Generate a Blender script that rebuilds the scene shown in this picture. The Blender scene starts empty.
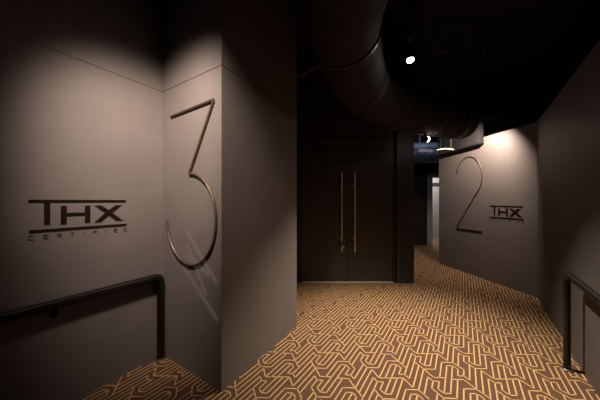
import bpy, bmesh, math, random
from mathutils import Vector, Matrix
random.seed(7)
PI = math.pi
S = bpy.context.scene
COL = S.collection

# ------------------------------------------------------------------ camera
cd = bpy.data.cameras.new('camera'); cam = bpy.data.objects.new('camera', cd); COL.objects.link(cam)
cam.location = (0, 0, 1.5); cam.rotation_euler = (PI/2, 0, 0)
cd.sensor_fit = 'HORIZONTAL'; cd.sensor_width = 36; cd.lens = 36*235/600; cd.shift_y = 1/600
cd.clip_start = .02
S.camera = cam
# ------------------------------------------------------------------ world / exposure
w = bpy.data.worlds.new('world'); S.world = w; w.use_nodes = True
w.node_tree.nodes['Background'].inputs[0].default_value = (.010, .0085, .0075, 1)
w.node_tree.nodes['Background'].inputs[1].default_value = 1
S.view_settings.view_transform = 'Standard'; S.view_settings.look = 'None'
S.view_settings.gamma = 1; S.view_settings.use_curve_mapping = False
S.view_settings.exposure = 0
# ------------------------------------------------------------------ lamp settings (used by the lamp builders below)
WARM = (1, .80, .64)
MAIN = dict(pos=(1.22, 2.6, 3.05), aim=(1.16, 2.42, 0), watt=900, angle=80, blend=1, color=(1, .85, .68))
LEFT = dict(pos=(-.90, .78, 3.15), aim=(-1.17, 2.15, 1.80), watt=400, angle=66, soft=.12, blend=1, color=(1, .80, .66))
WALL2 = dict(pos=(3.06, 4.00, 2.86), aim=(3.48, 4.66, 2.05), watt=175, angle=130, blend=.8, color=(1, .80, .66))
GLINT_LAMP = dict(pos=(2.02, 3.79, 2.495), aim=(3.3, 4.55, 2.70), watt=6, angle=110, blend=.6, color=(1, .86, .76))  # added lamp that imitates a glint on the duct
HALL = dict(pos=(3.0, 6.6, 3.0), aim=(3.0, 6.6, 0), watt=60, angle=120, blend=.8, color=(1, .82, .68))

# ------------------------------------------------------------------ materials
def mat(name, col, rough=.6, metal=0, noise=0, nscale=6, bump=0, bscale=80, emit=None, spec=.5, col2=None):
    m = bpy.data.materials.new(name); m.use_nodes = True
    nt = m.node_tree; b = nt.nodes['Principled BSDF']
    b.inputs['Base Color'].default_value = (*col, 1)
    b.inputs['Roughness'].default_value = rough; b.inputs['Metallic'].default_value = metal
    b.inputs['Specular IOR Level'].default_value = spec
    tc = nt.nodes.new('ShaderNodeTexCoord')
    if noise:
        n = nt.nodes.new('ShaderNodeTexNoise'); n.inputs['Scale'].default_value = nscale
        n.inputs['Detail'].default_value = 6; n.inputs['Roughness'].default_value = .6
        r = nt.nodes.new('ShaderNodeValToRGB')
        c2 = col2 or tuple(c*(1-noise) for c in col); c3 = tuple(min(1, c*(1+noise)) for c in col)
        r.color_ramp.elements[0].position = .3; r.color_ramp.elements[0].color = (*c2, 1)
        r.color_ramp.elements[1].position = .7; r.color_ramp.elements[1].color = (*c3, 1)
        nt.links.new(tc.outputs['Object'], n.inputs['Vector']); nt.links.new(n.outputs['Fac'], r.inputs['Fac'])
        nt.links.new(r.outputs['Color'], b.inputs['Base Color'])
    if bump:
        n2 = nt.nodes.new('ShaderNodeTexNoise'); n2.inputs['Scale'].default_value = bscale; n2.inputs['Detail'].default_value = 3
        bp = nt.nodes.new('ShaderNodeBump'); bp.inputs['Strength'].default_value = bump; bp.inputs['Distance'].default_value = .02
        nt.links.new(tc.outputs['Object'], n2.inputs['Vector']); nt.links.new(n2.outputs['Fac'], bp.inputs['Height'])
        nt.links.new(bp.outputs['Normal'], b.inputs['Normal'])
    if emit:
        b.inputs['Emission Color'].default_value = (*emit[0], 1); b.inputs['Emission Strength'].default_value = emit[1]
    return m
M = dict(
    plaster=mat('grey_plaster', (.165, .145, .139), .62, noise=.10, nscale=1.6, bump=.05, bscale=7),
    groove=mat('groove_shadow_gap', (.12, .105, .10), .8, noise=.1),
    dimmed_plaster=mat('dimmed_grey_plaster', (.085, .075, .072), .6, noise=.10, nscale=1.8, bump=.05, bscale=7),  # same plaster with the right wall's shade put into its colour
    black_paint=mat('black_paint', (.034, .030, .028), .55, noise=.15, nscale=3),
    ceiling=mat('black_sprayed_ceiling', (.012, .010, .010), .9, noise=.3, nscale=4, bump=.4, bscale=20),
    door=mat('black_door_lacquer', (.050, .043, .040), .45, noise=.1, nscale=3),
    carpet=mat('brown_carpet', (.112, .061, .042), .95, noise=.18, nscale=160, bump=.5, bscale=350, spec=.1),
    gold=mat('golden_carpet_line', (.56, .36, .155), .95, noise=.15, nscale=160, bump=.5, bscale=350, spec=.1),
    bronze=mat('bronze_rod', (.15, .115, .09), .45, metal=.7, noise=.15, nscale=30),
    logo=mat('polished_black_bronze', (.012, .008, .006), .30, noise=.2, nscale=60),
    faint=mat('thin_bronze_lettering', (.085, .065, .055), .5, metal=.2, noise=.1),
    rail=mat('black_powder_coated_steel', (.006, .005, .005), .24, noise=.15, nscale=20),
    flange=mat('worn_steel_flange', (.10, .09, .08), .4, metal=.7, noise=.3, nscale=60),
    steel=mat('brushed_steel', (.80, .68, .52), .4, metal=.3, noise=.1, nscale=80),
    blue=mat('blue_plastic', (.05, .08, .40), .4, noise=.1),
    white=mat('white_plastic', (.75, .72, .66), .4, noise=.05),
    duct=mat('dark_wrapped_duct', (.020, .017, .0145), .8, noise=.25, nscale=5, bump=.5, bscale=6),
    foil=mat('dull_foil_wrap', (.05, .042, .036), .42, metal=.2, noise=.3, nscale=8, bump=.6, bscale=9),
    galv=mat('galvanised_steel', (.12, .14, .19), .5, metal=.3, noise=.2, nscale=5),
    pipe=mat('dark_pipe', (.10, .08, .07), .6, noise=.2),
    cable=mat('black_cable', (.12, .10, .09), .6, noise=.2),
    jamb=mat('pale_door_frame', (.55, .56, .62), .5, noise=.05),
    tan=mat('tan_wall', (.42, .33, .27), .7, noise=.08),
    glow=mat('lamp_lens', (1, .9, .8), .4, emit=((1, .86, .72), 60)),
    glow2=mat('lit_lamp_face', (1, .9, .8), .4, emit=((1, .86, .76), 9.0)),
)

# ------------------------------------------------------------------ helpers
def link(name, bm, material, parent=None, smooth=False):
    me = bpy.data.meshes.new(name)
    bmesh.ops.recalc_face_normals(bm, faces=bm.faces)
    bm.to_mesh(me); bm.free()
    mats = material if isinstance(material, (list, tuple)) else [material]
    for m in mats: me.materials.append(M[m])
    if smooth:
        for p in me.polygons: p.use_smooth = True
        me.set_sharp_from_angle(angle=math.radians(40))
    o = bpy.data.objects.new(name, me); COL.objects.link(o)
    if parent: o.parent = parent
    return o
def tag(o, label, cat, group=None):
    o['label'] = label; o['category'] = cat
    if group: o['group'] = group
    return o
def struct(o):
    o['kind'] = 'structure'; return o
def thing(name, label, cat, loc=(0, 0, 0), rotz=0, group=None):
    o = bpy.data.objects.new(name, None); COL.objects.link(o)
    o.location = loc; o.rotation_euler = (0, 0, rotz); o.empty_display_size = .1
    return tag(o, label, cat, group)
def prism(bm, poly, z0, z1, mi=0):
    a = [bm.verts.new((x, y, z0)) for x, y in poly]; b = [bm.verts.new((x, y, z1)) for x, y in poly]
    n = len(poly); fs = [bm.faces.new(a[::-1]), bm.faces.new(b)]
    for i in range(n): fs.append(bm.faces.new((a[i], a[(i+1) % n], b[(i+1) % n], b[i])))
    for f in fs: f.material_index = mi
def box(bm, lo, hi, bev=0):
    r = bmesh.ops.create_cube(bm, size=1)
    c = [(lo[i]+hi[i])/2 for i in range(3)]; s = [abs(hi[i]-lo[i]) for i in range(3)]
    bmesh.ops.scale(bm, vec=s, verts=r['verts']); bmesh.ops.translate(bm, vec=c, verts=r['verts'])
    if bev:
        es = list({e for v in r['verts'] for e in v.link_edges})
        bmesh.ops.bevel(bm, geom=es, offset=bev, segments=2, affect='EDGES')
def slab(bm, pts, y0, y1):          # polygon in the local xz plane, extruded along y
    a = [bm.verts.new((x, y0, z)) for x, z in pts]; b = [bm.verts.new((x, y1, z)) for x, z in pts]
    n = len(pts); bm.faces.new(a); bm.faces.new(b[::-1])
    for i in range(n): bm.faces.new((a[i], a[(i+1) % n], b[(i+1) % n], b[i]))
def stroke(bm, p, q, t, y0, y1):    # straight stroke in the local xz plane
    p = Vector(p); q = Vector(q); d = (q-p).normalized(); n = Vector((-d.y, d.x))*t/2
    slab(bm, [p-n, q-n, q+n, p+n], y0, y1)
def tube(bm, pts, r, seg=14, caps=True):
    pts = [Vector(p) for p in pts]; rr = r if isinstance(r, (list, tuple)) else [r]*len(pts)
    tg = []
    for i in range(len(pts)):
        a = pts[max(i-1, 0)]; b = pts[min(i+1, len(pts)-1)]; tg.append((b-a).normalized())
    up = Vector((0, 0, 1))
    if abs(tg[0].dot(up)) > .9: up = Vector((0, 1, 0))
    nrm = (up - tg[0]*up.dot(tg[0])).normalized(); rings = []
    for i, p in enumerate(pts):
        nrm = (nrm - tg[i]*nrm.dot(tg[i])).normalized(); bn = tg[i].cross(nrm)
        # widen at mitres so the section keeps its size
        k = 1
        rings.append([bm.verts.new(p + (nrm*math.cos(2*PI*j/seg)+bn*math.sin(2*PI*j/seg))*rr[i]*k) for j in range(seg)])
    for i in range(len(rings)-1):
        for j in range(seg):
            bm.faces.new((rings[i][j], rings[i][(j+1) % seg], rings[i+1][(j+1) % seg], rings[i+1][j]))
    if caps: bm.faces.new(rings[0][::-1]); bm.faces.new(rings[-1])
def lathe(bm, prof, seg=24, mtx=None):   # profile (r, z) about z
    rings = []
    for r, z in prof:
        rings.append([bm.verts.new((max(r, 1e-4)*math.cos(2*PI*j/seg), max(r, 1e-4)*math.sin(2*PI*j/seg), z)) for j in range(seg)])
    for i in range(len(rings)-1):
        for j in range(seg):
            bm.faces.new((rings[i][j], rings[i][(j+1) % seg], rings[i+1][(j+1) % seg], rings[i+1][j]))
    bm.faces.new(rings[0][::-1]); bm.faces.new(rings[-1])
    if mtx is not None: bmesh.ops.transform(bm, matrix=mtx, verts=[v for r in rings for v in r])
def curve_pts(ctrl, n=10):           # Catmull-Rom through control points
    P = [Vector(c) for c in ctrl]; P = [2*P[0]-P[1]]+P+[2*P[-1]-P[-2]]; out = []
    for i in range(1, len(P)-2):
        for k in range(n):
            t = k/n; a, b, c, d = P[i-1:i+3]
            out.append(.5*((2*b)+(c-a)*t+(2*a-5*b+4*c-d)*t*t+(3*b-a-3*c+d)*t**3))
    out.append(P[-2]); return out
def arc_corner(pts, rad, n=6):       # round the inner corners of a polyline
    P = [Vector(p) for p in pts]; out = [P[0]]
    for i in range(1, len(P)-1):
        a = (P[i-1]-P[i]).normalized(); b = (P[i+1]-P[i]).normalized()
        s, e = P[i]+a*rad, P[i]+b*rad
        for k in range(n+1):
            t = k/n; out.append(s*(1-t)**2+P[i]*2*t*(1-t)+e*t*t)
    out.append(P[-1]); return out

# ------------------------------------------------------------------ plan (metres, camera at the origin)
A = Vector((-1.345, 2.300)); B = Vector((-.616, 1.845)); C = Vector((-.040, 2.820))
pd = (B-A).normalized(); wd = Vector((-pd.y, pd.x))      # along the pillar's left face / along the left wall, away from camera
R = Vector((3.684, 3.653)); L = Vector((3.336, 5.640)); dd = (L-R).normalized()
rd = Vector((-177, -235)).normalized()                   # right wall, towards the camera
rn = Vector((rd.y, -rd.x));                               # candidate normal
if (Vector((0, 0))-R).dot(rn) < 0: rn = -rn              # into the room
dn = Vector((-dd.y, dd.x))
if (Vector((0, 0))-R).dot(dn) < 0: dn = -dn

# ------------------------------------------------------------------ floor with its woven line pattern
def carpet():
    bm = bmesh.new()
    X0, X1, Y0, Y1 = -4.2, 7.4, -3.3, 11.4
    vs = [bm.verts.new(v) for v in ((X0, Y0, 0), (X1, Y0, 0), (X1, Y1, 0), (X0, Y1, 0))]
    vs2 = [bm.verts.new((v.co.x, v.co.y, -.05)) for v in vs]
    bm.faces.new(vs); bm.faces.new(vs2[::-1])
    for i in range(4): bm.faces.new((vs[i], vs2[i], vs2[(i+1) % 4], vs[(i+1) % 4]))
    top = [(-1.5, 7.6), (.5, 9.6), (2.5, 7.6), (2.5, 4.1), (1.5, 3.1), (1.5, 6.7), (.5, 7.6), (-.5, 6.6)]   # hook at one end of a motif
    def motif(wide):
        t = -.5 if wide else 0
        P = lambda v, u: (v+t, u)
        h = [P(*p) for p in top]
        a = [(-2, -2.25) if wide else (-1.5, -1.25)]+h                       # outer side, round the hook, back to the stem
        ls = [a+([(-1, -1.1)] if wide else [(-.5, -7.6)]), [P(2.5, 4.1), P(3.5, 3.1), P(3.5, 12.6 if wide else 11.6)],
              [P(.5, 7.6), (0, 0) if wide else (.5, 7.5)]]
        if wide: ls += [[(0, 0), (2, 2.25), (4, -.15)], [(4, -.15), (4, 11.6)], [(5, 10.6), (5, -.15)]]
        else: ls += [[(.5, .25), (2.5, 2.25), (4.5, -.15)], [(4.5, 10.6), (4.5, -.15)]]
        ls += [[(-x, -y) for x, y in l] for l in ls[:4]]
        if wide: ls += [[(-4, .15), (-4, -11.6)]]
        return [(p, q) for l in ls for p, q in zip(l, l[1:])]
    kinds = (motif(False), motif(True))
    T = .0100
    def world(v, u):
        return Vector((1.2550+.03415*v+.01510*u, 1.9847-.02452*v+.02173*u))
    for i in range(-60, 61):
        for j in range(-40, 41):
            ov = 4.5*i+5*j; ou = -9.75*i+20.2*j
            ctr = world(ov, ou)
            if not (X0+.4 < ctr.x < X1-.4 and Y0+.4 < ctr.y < Y1-.4): continue
            # skip what lies inside or behind the walls, where no carpet shows
            if (ctr-A).dot(pd) < -.5 and ctr.y < 3.5: continue
            if (ctr-R).dot(rn) < -.5 and ctr.y < 3.4: continue
            if ctr.y < -1.6: continue
            for a, b in kinds[i % 2]:
                p = world(a[0]+ov, a[1]+ou); q = world(b[0]+ov, b[1]+ou)
                d = (q-p).normalized(); n = Vector((-d.y, d.x))*T/2; e = d*T*.35
                f = bm.faces.new([bm.verts.new((*t, .0012)) for t in (p-n-e, q-n+e, q+n+e, p+n-e)])
                f.material_index = 1
    me = bpy.data.meshes.new('floor'); bm.to_mesh(me); bm.free()
    me.materials.append(M['carpet']); me.materials.append(M['gold'])
    o = bpy.data.objects.new('floor', me); COL.objects.link(o); struct(o)
carpet()

# ------------------------------------------------------------------ walls
JT = 2.565
def two_tier(name, poly, inset, top, m):
    bm = bmesh.new()
    prism(bm, poly, 0, JT); prism(bm, inset, JT, JT+.006, 1); prism(bm, poly, JT+.006, top)
    struct(link(name, bm, [m, 'groove']))
def wall_poly(P, Q, n, t, e0=0, e1=0):       # P-Q is the room face, n points into the room
    d = (Q-P).normalized(); P = P-d*e0; Q = Q+d*e1
    return [tuple(P), tuple(Q), tuple(Q-n*t), tuple(P-n*t)]
TOPL = 4.2
pl = wall_poly(A, A-wd*4.9, pd, .16, .0, 0); pi_ = wall_poly(A-pd*.004, A-wd*4.9-pd*.004, pd, .14)
two_tier('wall_left', pl, pi_, TOPL, 'plaster')
D = C - pd*.95
pil = [tuple(A), tuple(B), tuple(C), tuple(D), tuple(A+wd*1.0-pd*.1)]
cen = sum((Vector(p) for p in pil), Vector((0, 0)))/5
pin = [tuple(Vector(p)+(cen-Vector(p)).normalized()*.006) for p in pil]
two_tier('wall_pillar', pil, pin, TOPL, 'plaster')
def wall(name, poly, z0, z1, m):
    bm = bmesh.new(); prism(bm, poly, z0, z1); return struct(link(name, bm, m))
wall('wall_right', wall_poly(R, R+rd*6.6, rn, .15), 0, 2.73, 'dimmed_plaster')
wall('wall_angled', wall_poly(R, L, dn, .15, .0, 0), 0, 2.73, 'plaster')
# joint post closing the wedge behind the two meeting walls
wall('trim_1', [tuple(R-rn*.001), tuple(R-rn*.15), tuple(R-(rn+dn)*.15), tuple(R-dn*.15)], 0, 2.73, 'dimmed_plaster')
wall('wall_behind', [(-4.2, -3.3), (7.4, -3.3), (7.4, -3.15), (-4.2, -3.15)], 0, 4.35, 'black_paint')
wall('wall_outer_right', [(7.25, -3.15), (7.4, -3.15), (7.4, 11.4), (7.25, 11.4)], 0, 4.35, 'black_paint')
wall('wall_outer_left', [(-4.2, -3.15), (-4.05, -3.15), (-4.05, 11.4), (-4.2, 11.4)], 0, 4.35, 'black_paint')
wall('wall_far', [(-4.05, 11.25), (7.25, 11.25), (7.25, 11.4), (-4.05, 11.4)], 0, 4.35, 'black_paint')
wall('ceiling', [(-4.2, -3.3), (7.4, -3.3), (7.4, 11.4), (-4.2, 11.4)], 4.35, 4.5, 'ceiling')

# wall that carries the double door
DY = 4.35
bm = bmesh.new()
prism(bm, [(-.9, DY+.0), (.005, DY+.0), (.005, DY+.2), (-.9, DY+.2)], 0, 4.2)
prism(bm, [(1.745, DY+.0), (2.075, DY+.0), (2.075, DY+.2), (1.745, DY+.2)], 0, 4.2)
prism(bm, [(.005, DY+.0), (1.745, DY+.0), (1.745, DY+.2), (.005, DY+.2)], 2.47, 4.2)
struct(link('wall_door', bm, 'black_paint'))
bm = bmesh.new(); box(bm, (.30, DY-.03, 2.60), (2.075, DY, 2.66), .004)
struct(link('trim_2', bm, 'black_paint'))
wall('wall_hall_left', [(2.075-.15, DY+.2), (2.075, DY+.2), (2.075, 8.0), (2.075-.15, 8.0)], 0, 4.2, 'black_paint')
bm = bmesh.new(); box(bm, (1.76, DY-.075, 0), (2.075, DY, 3.6), .004)
struct(link('wall_column', bm, 'black_paint'))

# double door: frame, two leaves and their long handles
bm = bmesh.new()
box(bm, (.005, DY-.02, 0), (.036, DY+.12, 2.47)); box(bm, (1.712, DY-.02, 0), (1.745, DY+.12, 2.47)); box(bm, (.036, DY-.02, 2.43), (1.712, DY+.12, 2.47))
struct(link('door_frame', bm, 'black_paint'))
def leaf(name, x0, x1, hx, hinge):
    bm = bmesh.new(); box(bm, (x0, DY-.005, .012), (x1, DY+.045, 2.427), .003)
    lf = struct(link(name, bm, 'door'))
    bm = bmesh.new(); z0, z1 = .565, 2.02; y = DY-.075
    tube(bm, [(hx, y, z0), (hx, y, z1)], .0145, 14)
    h = link('handle', bm, 'steel', lf, True)
    for z in (z0+.24, z1-.24):
        bm = bmesh.new(); tube(bm, [(hx, y+.008, z), (hx, DY-.007, z)], .011, 12)
        lathe(bm, [(.024, 0), (.024, .008), (.012, .012)], 16, Matrix.Translation((hx, DY-.004, z)) @ Matrix.Rotation(PI/2, 4, 'X'))
        link('handle_mount', bm, 'steel', h, True)
    for z in (.3, 2.2):
        bm = bmesh.new(); tube(bm, [(hinge, DY-.012, z-.05), (hinge, DY-.012, z+.05)], .008, 10)
        link('hinge', bm, 'flange', lf, True)
leaf('door_1', .039, .873, .760, .046)
leaf('door_2', .877, 1.709, .998, 1.702)
bm = bmesh.new(); box(bm, (.04, DY-.045, .0), (1.71, DY+.03, .009), .002)
struct(link('trim_3', bm, 'steel'))
# cable lock on the left door handle
lock = thing('cable_lock', 'small blue cable lock with pale tag looped round the left door handle', 'lock', (.760, DY-.075, .72))
bm = bmesh.new()
for k in range(4):
    rr = .022+.003*(k % 2); zc = -.026+.017*k
    tube(bm, [(rr*math.cos(a*PI/8), rr*math.sin(a*PI/8), zc+.002*math.sin(a*PI/4)) for a in range(17)], .0085, 8)
tube(bm, curve_pts([(.02, -.02, .02), (.06, -.03, .045), (.13, -.02, .03), (.2, -.01, .0), (.235, .0, -.005)], 5), .005, 8)
link('cable', bm, 'blue', lock, True)
bm = bmesh.new(); box(bm, (.012, -.045, -.085), (.042, -.028, -.03), .004)
link('tag', bm, 'white', lock)
bm = bmesh.new(); box(bm, (.0135, -.048, -.062), (.0405, -.0445, -.056), .001)
link('tag_band', bm, 'rail', lock)

# ------------------------------------------------------------------ corridor end wall with a lit opening
FY = 8.0
bm = bmesh.new()
prism(bm, [(1.0, FY), (4.33, FY), (4.33, FY+.15), (1.0, FY+.15)], 0, 4.2)
prism(bm, [(5.45, FY), (7.25, FY), (7.25, FY+.15), (5.45, FY+.15)], 0, 4.2)
prism(bm, [(4.33, FY), (5.45, FY), (5.45, FY+.15), (4.33, FY+.15)], 2.44, 4.2)
struct(link('wall_back', bm, 'black_paint'))
bm = bmesh.new()
box(bm, (4.33, FY-.03, 0), (4.50, FY+.20, 2.44), .004); box(bm, (5.30, FY-.03, 0), (5.45, FY+.20, 2.44), .004); box(bm, (4.50, FY-.03, 2.30), (5.30, FY+.20, 2.44), .004)
struct(link('trim_4', bm, 'jamb'))
bm = bmesh.new(); box(bm, (3.6, 9.6, 0), (7.2, 9.72, 3.4)); struct(link('wall_beyond', bm, 'tan'))
bm = bmesh.new(); box(bm, (3.6, 9.56, 2.14), (7.2, 9.6, 2.24)); struct(link('trim_5', bm, 'black_paint'))
al = bpy.data.lights.new('room_light', 'AREA'); al.energy = 70; al.size = 1.0; al.color = (.78, .84, 1)
ao = bpy.data.objects.new('room_light', al); COL.objects.link(ao); ao.location = (5.0, 8.85, 3.0)

bl = bpy.data.lights.new('corridor_duct_fill', 'AREA'); bl.energy = 6; bl.size = .8; bl.color = (.62, .74, 1)  # added bluish fill to brighten the corridor ducts
bo = bpy.data.objects.new('corridor_duct_fill', bl); COL.objects.link(bo); bo.location = (3.4, 5.3, 3.35); bo.rotation_euler = (math.radians(42), 0, 0)

# ------------------------------------------------------------------ wall signs
GL = {  # strokes of the small capitals on a 1 x 1 cell
 'C': [((.95, 1), (.05, 1)), ((.05, 1), (.05, 0)), ((.05, 0), (.95, 0))],
 'E': [((.95, 1), (.05, 1)), ((.05, 1), (.05, 0)), ((.05, 0), (.95, 0)), ((.05, .5), (.8, .5))],
 'R': [((.05, 0), (.05, 1)), ((.05, 1), (.9, 1)), ((.9, 1), (.9, .5)), ((.9, .5), (.05, .5)), ((.5, .5), (.95, 0))],
 'T': [((0, 1), (1, 1)), ((.5, 1), (.5, 0))],
 'I': [((.5, 1), (.5, 0))],
 'F': [((.95, 1), (.05, 1)), ((.05, 1), (.05, 0)), ((.05, .5), (.8, .5))],
 'D': [((.05, 0), (.05, 1)), ((.05, 1), (.65, 1)), ((.65, 1), (.95, .7)), ((.95, .7), (.95, .3)), ((.95, .3), (.65, 0)), ((.65, 0), (.05, 0))]}
def sign(origin, xdir, label):
    t = thing('wall_sign', label, 'sign', origin, math.atan2(xdir.y, xdir.x), 'dark lettered wall signs')
    y0, y1 = -.0005, -.005; W = .558; HT = .222
    def part(nm, fn, m='logo'):
        bm = bmesh.new(); fn(bm); return link(nm, bm, m, t)
    part('top_bar', lambda b: slab(b, [(0, HT-.018), (W, HT-.018), (W, HT), (0, HT)], y0, y1))
    part('bottom_bar', lambda b: slab(b, [(.004, 0), (W+.006, 0), (W+.006, .018), (.004, .018)], y0, y1))
    part('letter', lambda b: slab(b, [(.072, .050), (.102, .050), (.102, HT-.0185), (.072, HT-.0185)], y0, y1))
    def Hh(b):
        slab(b, [(.155, .047), (.186, .047), (.186, .178), (.155, .178)], y0, y1)
        slab(b, [(.288, .047), (.320, .047), (.320, .178), (.288, .178)], y0, y1)
        slab(b, [(.186, .104), (.288, .104), (.288, .126), (.186, .126)], y0, y1)
    part('letter', Hh)
    slabX = [(.348, .047), (.388, .047), (.438, .096), (.490, .047), (.536, .047), (.462, .117),
             (.528, .178), (.484, .178), (.438, .139), (.390, .178), (.346, .178), (.414, .117)]
    part('letter', lambda b: slab(b, slabX, y0, y1))
    part('mark_dot', lambda b: slab(b, [(.545, .05), (.551, .05), (.551, .056), (.545, .056)], y0, -.006))
    wds = 'CERTIFIED'; step = (W-.018)/8
    for i, ch in enumerate(wds):
        x = .002+i*step
        def sm(b):
            for p, q in GL[ch]:
                cw = .024
                stroke(b, (x+p[0]*cw, -.046+p[1]*.026), (x+q[0]*cw, -.046+q[1]*.026), .0042, y0, -.004)
        part('small_letter', sm, 'faint')
    return t
sign(tuple(A-wd*.871)+(1.287,), wd, 'dark metal THX CERTIFIED sign on the grey left wall above the long handrail')
s2 = sign(tuple(R+dd*.754)+(1.190,), -dd, 'smaller-looking dark THX CERTIFIED sign on the far angled wall, right of the number 2')
s2.scale = (1, 1, 1.02)

# ------------------------------------------------------------------ big numbers made of bent rod
def rod_number(name, label, origin, xdir, pts, r, parts):
    t = thing(name, label, 'number', origin, math.atan2(xdir.y, xdir.x), 'large rod numbers on the walls')
    for nm, pl_ in parts:
        bm = bmesh.new()
        tube(bm, [(x, -r*.96, z) for x, z in pl_], r, 12)
        link(nm, bm, 'bronze', t, True)
    return t
arc3 = [(.452+.354*math.cos(a), 1.341+.397*math.sin(a)) for a in [math.radians(90-i*(266/40)) for i in range(41)]]
rod_number('number_three', 'tall bronze rod number 3 on the left face of the grey pillar', tuple(A)+(0,), pd, None, .0112,
           [('top_bar', [(.165, 2.291), (.781, 2.311)]), ('diagonal_bar', [(.776, 2.303), (.455, 1.741)]), ('curved_bar', arc3)])
X2 = 1.497
arc2 = [(.290+.300*math.cos(a), 1.985+.425*math.sin(a)) for a in [math.radians(160-i*(192/32)) for i in range(33)]]
arc2 = [(x, z) for x, z in arc2]
rod_number('number_two', 'tall bronze rod number 2 on the far angled wall left of the small sign', tuple(R+dd*X2)+(0,), -dd, None, .0100,
           [('curved_bar', arc2), ('diagonal_bar', [arc2[-1], (.006, .945)]), ('bottom_bar', [(-.002, .918), (.589, .921)])])

# ------------------------------------------------------------------ handrails
def handrail(label, base, adir, ndir, length, height, r, brackets):
    # adir: run direction, ndir: away from the wall; base = floor point under the end post
    rot = math.atan2(adir.y, adir.x)
    t = thing('handrail', label, 'handrail', (*base, 0), rot, 'black steel handrails')
    side = 1 if Vector((-adir.y, adir.x)).dot(-ndir) > 0 else -1       # local +y side of the wall
    bm = bmesh.new()
    path = arc_corner([(0, 0, .0), (0, 0, height), (length, 0, height)], .055, 7)
    bm2 = bmesh.new(); k = next(i for i, p in enumerate(path) if p.z > height-.06)
    tube(bm2, path[:k+1], r, 18); link('post', bm2, 'rail', t, True)
    tube(bm, path[k:], r*1.12, 18); link('rail', bm, 'rail', t, True)
    bm = bmesh.new(); lathe(bm, [(r*1.75, 0), (r*1.75, .006), (r*1.5, .012), (r*1.05, .014)], 24); link('base_flange', bm, 'flange', t, True)
    for s in brackets:
        bm = bmesh.new()
        tube(bm, arc_corner([(s, 0, height-r*.6), (s, 0, height-.085), (s, side*WOFF, height-.085)], .02, 4), .009, 10)
        lathe(bm, [(.026, 0), (.026, .005), (.010, .008)], 16, Matrix.Translation((s, side*(WOFF), height-.085)) @ Matrix.Rotation(side*PI/2, 4, 'X'))
        link('bracket', bm, 'rail', t, True)
    return t
WOFF = .048
handrail('long black steel handrail on the left wall under the sign, post in the corner', A+pd*.048-wd*.045, -wd, pd, 4.2, .782, .031, [.70, 2.2, 3.6])
WOFF = .105
baseR = Vector((2.375, 2.095))
baseR = baseR - rn*((baseR-R).dot(rn)-.105)
handrail('black steel handrail on the right wall at the photo edge, post nearest the right corner', baseR, rd, rn, 3.6, .855, .024, [1.3, 2.8])

# ------------------------------------------------------------------ ceiling services
duct = thing('round_duct', 'wide dark wrapped round duct bending right above the double doors', 'duct', (1.3, 3.6, 3.1))
off = Vector((1.3, 3.6, 3.1))
dpath = curve_pts([(.30, -.6, 3.28), (.34, .8, 3.24), (.38, 2.0, 3.20), (.54, 2.6, 3.15), (.92, 3.28, 3.05), (1.5, 3.68, 2.95), (2.1, 3.84, 2.88), (2.5, 3.93, 2.85), (2.80, 4.0, 2.86)], 10)
bm = bmesh.new(); rads = [(.345-.055*min(1, max(0, (i-35)/35)))+.006*math.sin(i*1.7) for i in range(len(dpath))]
tube(bm, [p-off for p in dpath], rads, 40); link('duct_body', bm, 'duct', duct, True)
def ring(path, i, r, wdt, m, nm, par, off):
    t = (path[i+1]-path[i-1]).normalized(); c = path[i]
    bm = bmesh.new(); tube(bm, [c-off-t*wdt/2, c-off-t*wdt*.4, c-off+t*wdt*.4, c-off+t*wdt/2], [r-.008, r, r, r-.008], 40); link(nm, bm, m, par, True)
for i in (6, 16, 26, 38, 50, 62, 74): ring(dpath, i, rads[i]+.008, .05, 'foil', 'clamp_band', duct, off)
for i in (20, 46, 70):
    c = dpath[i]-off; bm = bmesh.new(); tube(bm, [c+Vector((0, 0, .34)), c+Vector((0, 0, 4.35-dpath[i].z))], .006, 8)
    link('hanger_rod', bm, 'pipe', duct)

def simple(name, label, cat, pts, r, m, group=None, seg=14):
    bm = bmesh.new(); tube(bm, pts, r, seg); return tag(link(name, bm, m, None, True), label, cat, group)
# corridor services, brightened by the added bluish fill
for k, (y, z, r) in enumerate([(6.2, 2.92, .13), (7.2, 2.84, .17)]):
    simple('corridor_duct', ['bluish grey duct crossing the corridor, the nearer one', 'bluish grey duct crossing above the lit opening, the farther one'][k], 'duct',
           [(2.1, y, z), (7.2, y+.1, z)], r, 'galv', 'grey ducts above the corridor', 20)
bm = bmesh.new()
box(bm, (2.9, 5.76, 2.70), (4.2, 5.79, 2.77)); box(bm, (2.9, 6.02, 2.70), (4.2, 6.05, 2.77))
for x_ in (3.0, 4.1): box(bm, (x_, 5.895, 2.71), (x_+.012, 5.907, 4.352))
for k in range(7): box(bm, (2.98+k*.19, 5.79, 2.705), (3.02+k*.19, 6.02, 2.72))
tag(link('cable_tray', bm, 'galv'), 'thin grey cable tray over the corridor, just past the number 2 wall', 'cable tray')

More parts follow.
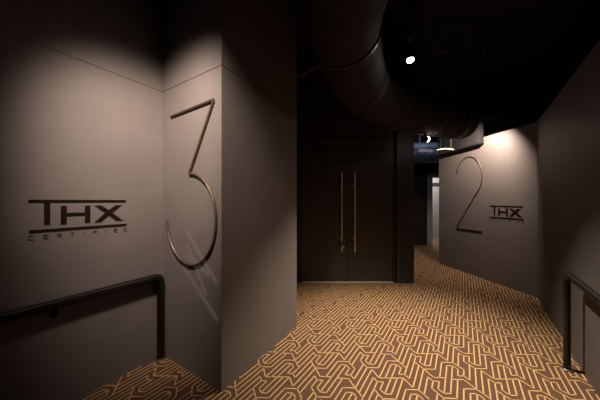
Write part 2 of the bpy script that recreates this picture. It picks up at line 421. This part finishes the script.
bm = bmesh.new(); box(bm, (.02, -.13, 0), (1.06, -.012, .42), .01)
o = tag(link('box_duct', bm, 'ceiling'), 'black boxed duct hugging the top of the angled wall over the number 2', 'duct'); o.location = (*(R+dd*1.92), 2.565); o.rotation_euler = (0, math.radians(-1.5), math.atan2(-dd.y, -dd.x))
bm = bmesh.new(); tube(bm, [(.5, -.07, .40), (.5, -.07, 1.80)], .006, 6); link('hanger_rod', bm, 'cable', o)
cond = thing('conduit', 'short pale conduit hanging at the far end of the angled wall top', 'pipe', (2.86, 4.62, 2.515))
bm = bmesh.new(); tube(bm, [(-.17, 0, -.012), (-.02, 0, .012), (.17, .02, .0)], .014, 10); link('tube', bm, 'steel', cond, True)
bm = bmesh.new(); tube(bm, [(-.10, 0, .0), (-.10, 0, 1.84)], .004, 6); link('hanger_wire', bm, 'cable', cond)
bm = bmesh.new(); tube(bm, [(.12, .015, .0), (.12, .015, 1.84)], .004, 6); link('hanger_wire', bm, 'cable', cond)

# cables and pipes hanging in the dark
cabs = [
 ('looped black cable hanging above the bright lamp', [(1.25, 2.75, 4.34), (1.22, 2.74, 3.9), (1.30, 2.74, 3.70), (1.42, 2.76, 3.9), (1.38, 2.78, 4.34)], .007),
 ('thin dark cable slanting down right of the bright lamp', [(1.38, 2.9, 4.34), (1.52, 2.95, 3.9), (1.72, 3.0, 3.5), (1.95, 3.1, 3.45)], .008),
 ('long dark cable hanging right of the lamp, the left of a close pair', [(2.05, 2.95, 4.34), (2.12, 3.0, 3.7), (2.18, 3.0, 3.55), (2.3, 3.1, 4.34)], .010),
 ('long dark cable hanging right of the lamp, the right of a close pair', [(2.3, 3.0, 4.34), (2.34, 3.05, 3.8), (2.4, 3.05, 3.45), (2.52, 3.1, 4.34)], .010),
]
for lb, pts, r in cabs: simple('hanging_cable', lb, 'cable', curve_pts(pts, 8), r, 'cable', 'cables hanging from the black ceiling', 8)
simple('ceiling_pipe', 'thin dark pipe ending left of the big duct, over the doors', 'pipe', curve_pts([(-.1, 4.2, 3.75), (.05, 3.6, 3.45), (.25, 3.3, 3.40), (.5, 3.3, 3.5)], 8), .03, 'pipe', seg=14)
simple('sprinkler_pipe', 'black pipe running overhead to the right wall', 'pipe', [(1.3, 3.45, 4.02), (4.2, 3.0, 4.02)], .02, 'ceiling')
spr = thing('sprinkler', 'small sprinkler head hanging just above the bright lamp', 'sprinkler', (1.30, 2.78, 3.42))
bm = bmesh.new(); tube(bm, [(0, 0, .02), (0, 0, .93)], .009, 10); link('drop_pipe', bm, 'pipe', spr, True)
bm = bmesh.new(); lathe(bm, [(.006, -.02), (.02, -.018), (.006, -.012), (.006, .0), (.014, .005), (.014, .03), (.009, .035)], 14); link('head', bm, 'steel', spr, True)
# dark box duct crossing the top left corner
bm = bmesh.new(); box(bm, (.004, -.60, 0), (.30, -.004, .42), .01)
o = tag(link('box_duct', bm, 'ceiling'), 'black boxed duct tucked high in the corner where left wall meets pillar', 'duct'); o.location = (A.x, A.y, 3.36); o.rotation_euler = (0, 0, math.atan2(pd.y, pd.x))

# ------------------------------------------------------------------ spotlights
def spotlight(label, cfg, lens_mat, lens_r=.024, group='ceiling spotlights', top=4.35):
    pos = Vector(cfg['pos']); aim = Vector(cfg['aim'])
    t = thing('spotlight', label, 'spotlight', tuple(pos), 0, group)
    d = (aim-pos).normalized(); q = d.to_track_quat('-Z', 'Y').to_matrix().to_4x4()
    bm = bmesh.new()
    lathe(bm, [(.030, .15), (.042, .145), (.046, .03), (.050, .02), (.050, .012), (.036, .012), (.034, .04), (.001, .045)], 24, q)
    link('housing', bm, 'rail', t, True)
    bm = bmesh.new(); dz = -.004 if lens_mat == 'glow' else .022
    lathe(bm, [(.001, dz-.008), (lens_r*.6, dz-.006), (lens_r, dz+.004), (lens_r, dz+.016), (.001, dz+.018)], 20, q)
    link('lens', bm, lens_mat, t, True)
    h = q @ Vector((0, 0, .09)); bm = bmesh.new()
    side = (q @ Vector((1, 0, 0))).to_3d(); hv = h.to_3d() if hasattr(h, 'to_3d') else h
    tp = Vector((hv.x, hv.y, hv.z+.14))
    tube(bm, [hv+side*.05, hv+side*.056+Vector((0, 0, .02)), tp+side*.04, tp-side*.04, hv-side*.056+Vector((0, 0, .02)), hv-side*.05], .005, 8)
    link('yoke', bm, 'rail', t, True)
    bm = bmesh.new(); tube(bm, [tp, (tp.x, tp.y, top-pos.z)], .008, 10); link('stem', bm, 'rail', t, True)
    ld = bpy.data.lights.new('spot', 'SPOT'); ld.energy = cfg['watt']; ld.spot_size = math.radians(cfg['angle']); ld.spot_blend = cfg['blend']
    ld.color = cfg['color']; ld.shadow_soft_size = cfg.get('soft', .025)
    lo = bpy.data.objects.new('spot', ld); COL.objects.link(lo); lo.parent = t
    lo.location = d*.03; lo.rotation_euler = d.to_track_quat('-Z', 'Y').to_euler()
spotlight('bright round spotlight hanging alone over the patterned carpet', MAIN, 'glow', .036)
spotlight('black spotlight above the left wall, aimed at the corner by the number 3', LEFT, 'glow2')
spotlight('black spotlight close to the angled wall, lighting the number 2', WALL2, 'glow2')
spotlight('spotlight over the corridor beyond the number 2 wall', HALL, 'glow2')

# added lamp standing in for a foil glint under the big duct
t = thing('glint_lamp', 'small lamp added in place of a foil glint under the big round duct, right of the doors', 'lamp', GLINT_LAMP['pos'])
d = (Vector(GLINT_LAMP['aim'])-Vector(GLINT_LAMP['pos'])).normalized(); q = d.to_track_quat('-Z', 'Y').to_matrix().to_4x4()
bm = bmesh.new(); lathe(bm, [(.03, .07), (.042, .06), (.055, .0), (.05, .0), (.038, .05), (.001, .055)], 20, q); link('shade', bm, 'rail', t, True)
bm = bmesh.new(); bmesh.ops.create_uvsphere(bm, u_segments=16, v_segments=10, radius=.048, matrix=q @ Matrix.Translation((0, 0, -.04))); link('bulb', bm, 'glow2', t, True)
bm = bmesh.new(); box(bm, (-.03, -.02, .04), (.03, .02, .075), .004); link('clamp', bm, 'rail', t)
ld = bpy.data.lights.new('spot', 'SPOT'); ld.energy = GLINT_LAMP['watt']; ld.spot_size = math.radians(GLINT_LAMP['angle']); ld.spot_blend = GLINT_LAMP['blend']; ld.color = GLINT_LAMP['color']; ld.shadow_soft_size = .03
lo = bpy.data.objects.new('spot', ld); COL.objects.link(lo); lo.parent = t; lo.location = d*.06; lo.rotation_euler = d.to_track_quat('-Z', 'Y').to_euler()

# added masked spot imitating thin streaks of reflected light on the pillar
SX, SY = -1.0, -1.0
def glint_beam():
    ang = math.atan2(pd.y, pd.x); src = Vector((-.35, .35, 1.75)); L2 = 60
    def onface(x, z): return Vector((A.x+pd.x*x, A.y+pd.y*x, z))
    d = (onface(.65, .87)-src).normalized(); rot = d.to_track_quat('-Z', 'Y'); inv = rot.inverted()
    def uv(x, z):
        v = inv @ (onface(x, z)-src); return (v.x/-v.z, v.y/-v.z)
    st = [((.50, 1.17), (.90, .84), .012), ((.49, .89), (.90, .51), .012), ((.64, 1.0), (.88, .64), .010), ((.60, .84), (.88, .74), .018)]
    ld = bpy.data.lights.new('added_glint_beam', 'SPOT'); ld.energy = L2; ld.spot_size = math.radians(50); ld.spot_blend = .2; ld.color = (1, .82, .66); ld.shadow_soft_size = .0
    ld.use_nodes = True; nt = ld.node_tree; em = nt.nodes['Emission']; tc = nt.nodes.new('ShaderNodeTexCoord')
    def mth(op, a, b=None):
        n = nt.nodes.new('ShaderNodeMath'); n.operation = op
        for i, v in enumerate((a, b)):
            if v is None: continue
            if isinstance(v, (int, float)): n.inputs[i].default_value = v
            else: nt.links.new(v, n.inputs[i])
        return n.outputs[0]
    sp = nt.nodes.new('ShaderNodeSeparateXYZ'); nt.links.new(tc.outputs['Normal'], sp.inputs[0])
    az = mth('ABSOLUTE', sp.outputs[2]); u = mth('DIVIDE', sp.outputs[0], mth('MULTIPLY', az, SX)); v = mth('DIVIDE', sp.outputs[1], mth('MULTIPLY', az, SY))
    tot = None
    for p, q_, wdt in st:
        a = uv(*p); b = uv(*q_); bx_, by_ = b[0]-a[0], b[1]-a[1]; l2 = bx_*bx_+by_*by_
        du = mth('SUBTRACT', u, a[0]); dv = mth('SUBTRACT', v, a[1])
        t_ = mth('DIVIDE', mth('ADD', mth('MULTIPLY', du, bx_), mth('MULTIPLY', dv, by_)), l2)
        t_ = mth('MINIMUM', mth('MAXIMUM', t_, 0.0), 1.0)
        ex = mth('SUBTRACT', du, mth('MULTIPLY', t_, bx_)); ey = mth('SUBTRACT', dv, mth('MULTIPLY', t_, by_))
        ds = mth('SQRT', mth('ADD', mth('MULTIPLY', ex, ex), mth('MULTIPLY', ey, ey)))
        m_ = mth('MAXIMUM', mth('SUBTRACT', 1.0, mth('DIVIDE', ds, wdt)), 0.0)
        tot = m_ if tot is None else mth('MAXIMUM', tot, m_)
    nt.links.new(mth('MULTIPLY', tot, 1.0), em.inputs['Strength'])
    lo = bpy.data.objects.new('added_glint_beam', ld); COL.objects.link(lo); lo.location = src; lo.rotation_mode = 'QUATERNION'; lo.rotation_quaternion = rot
glint_beam()
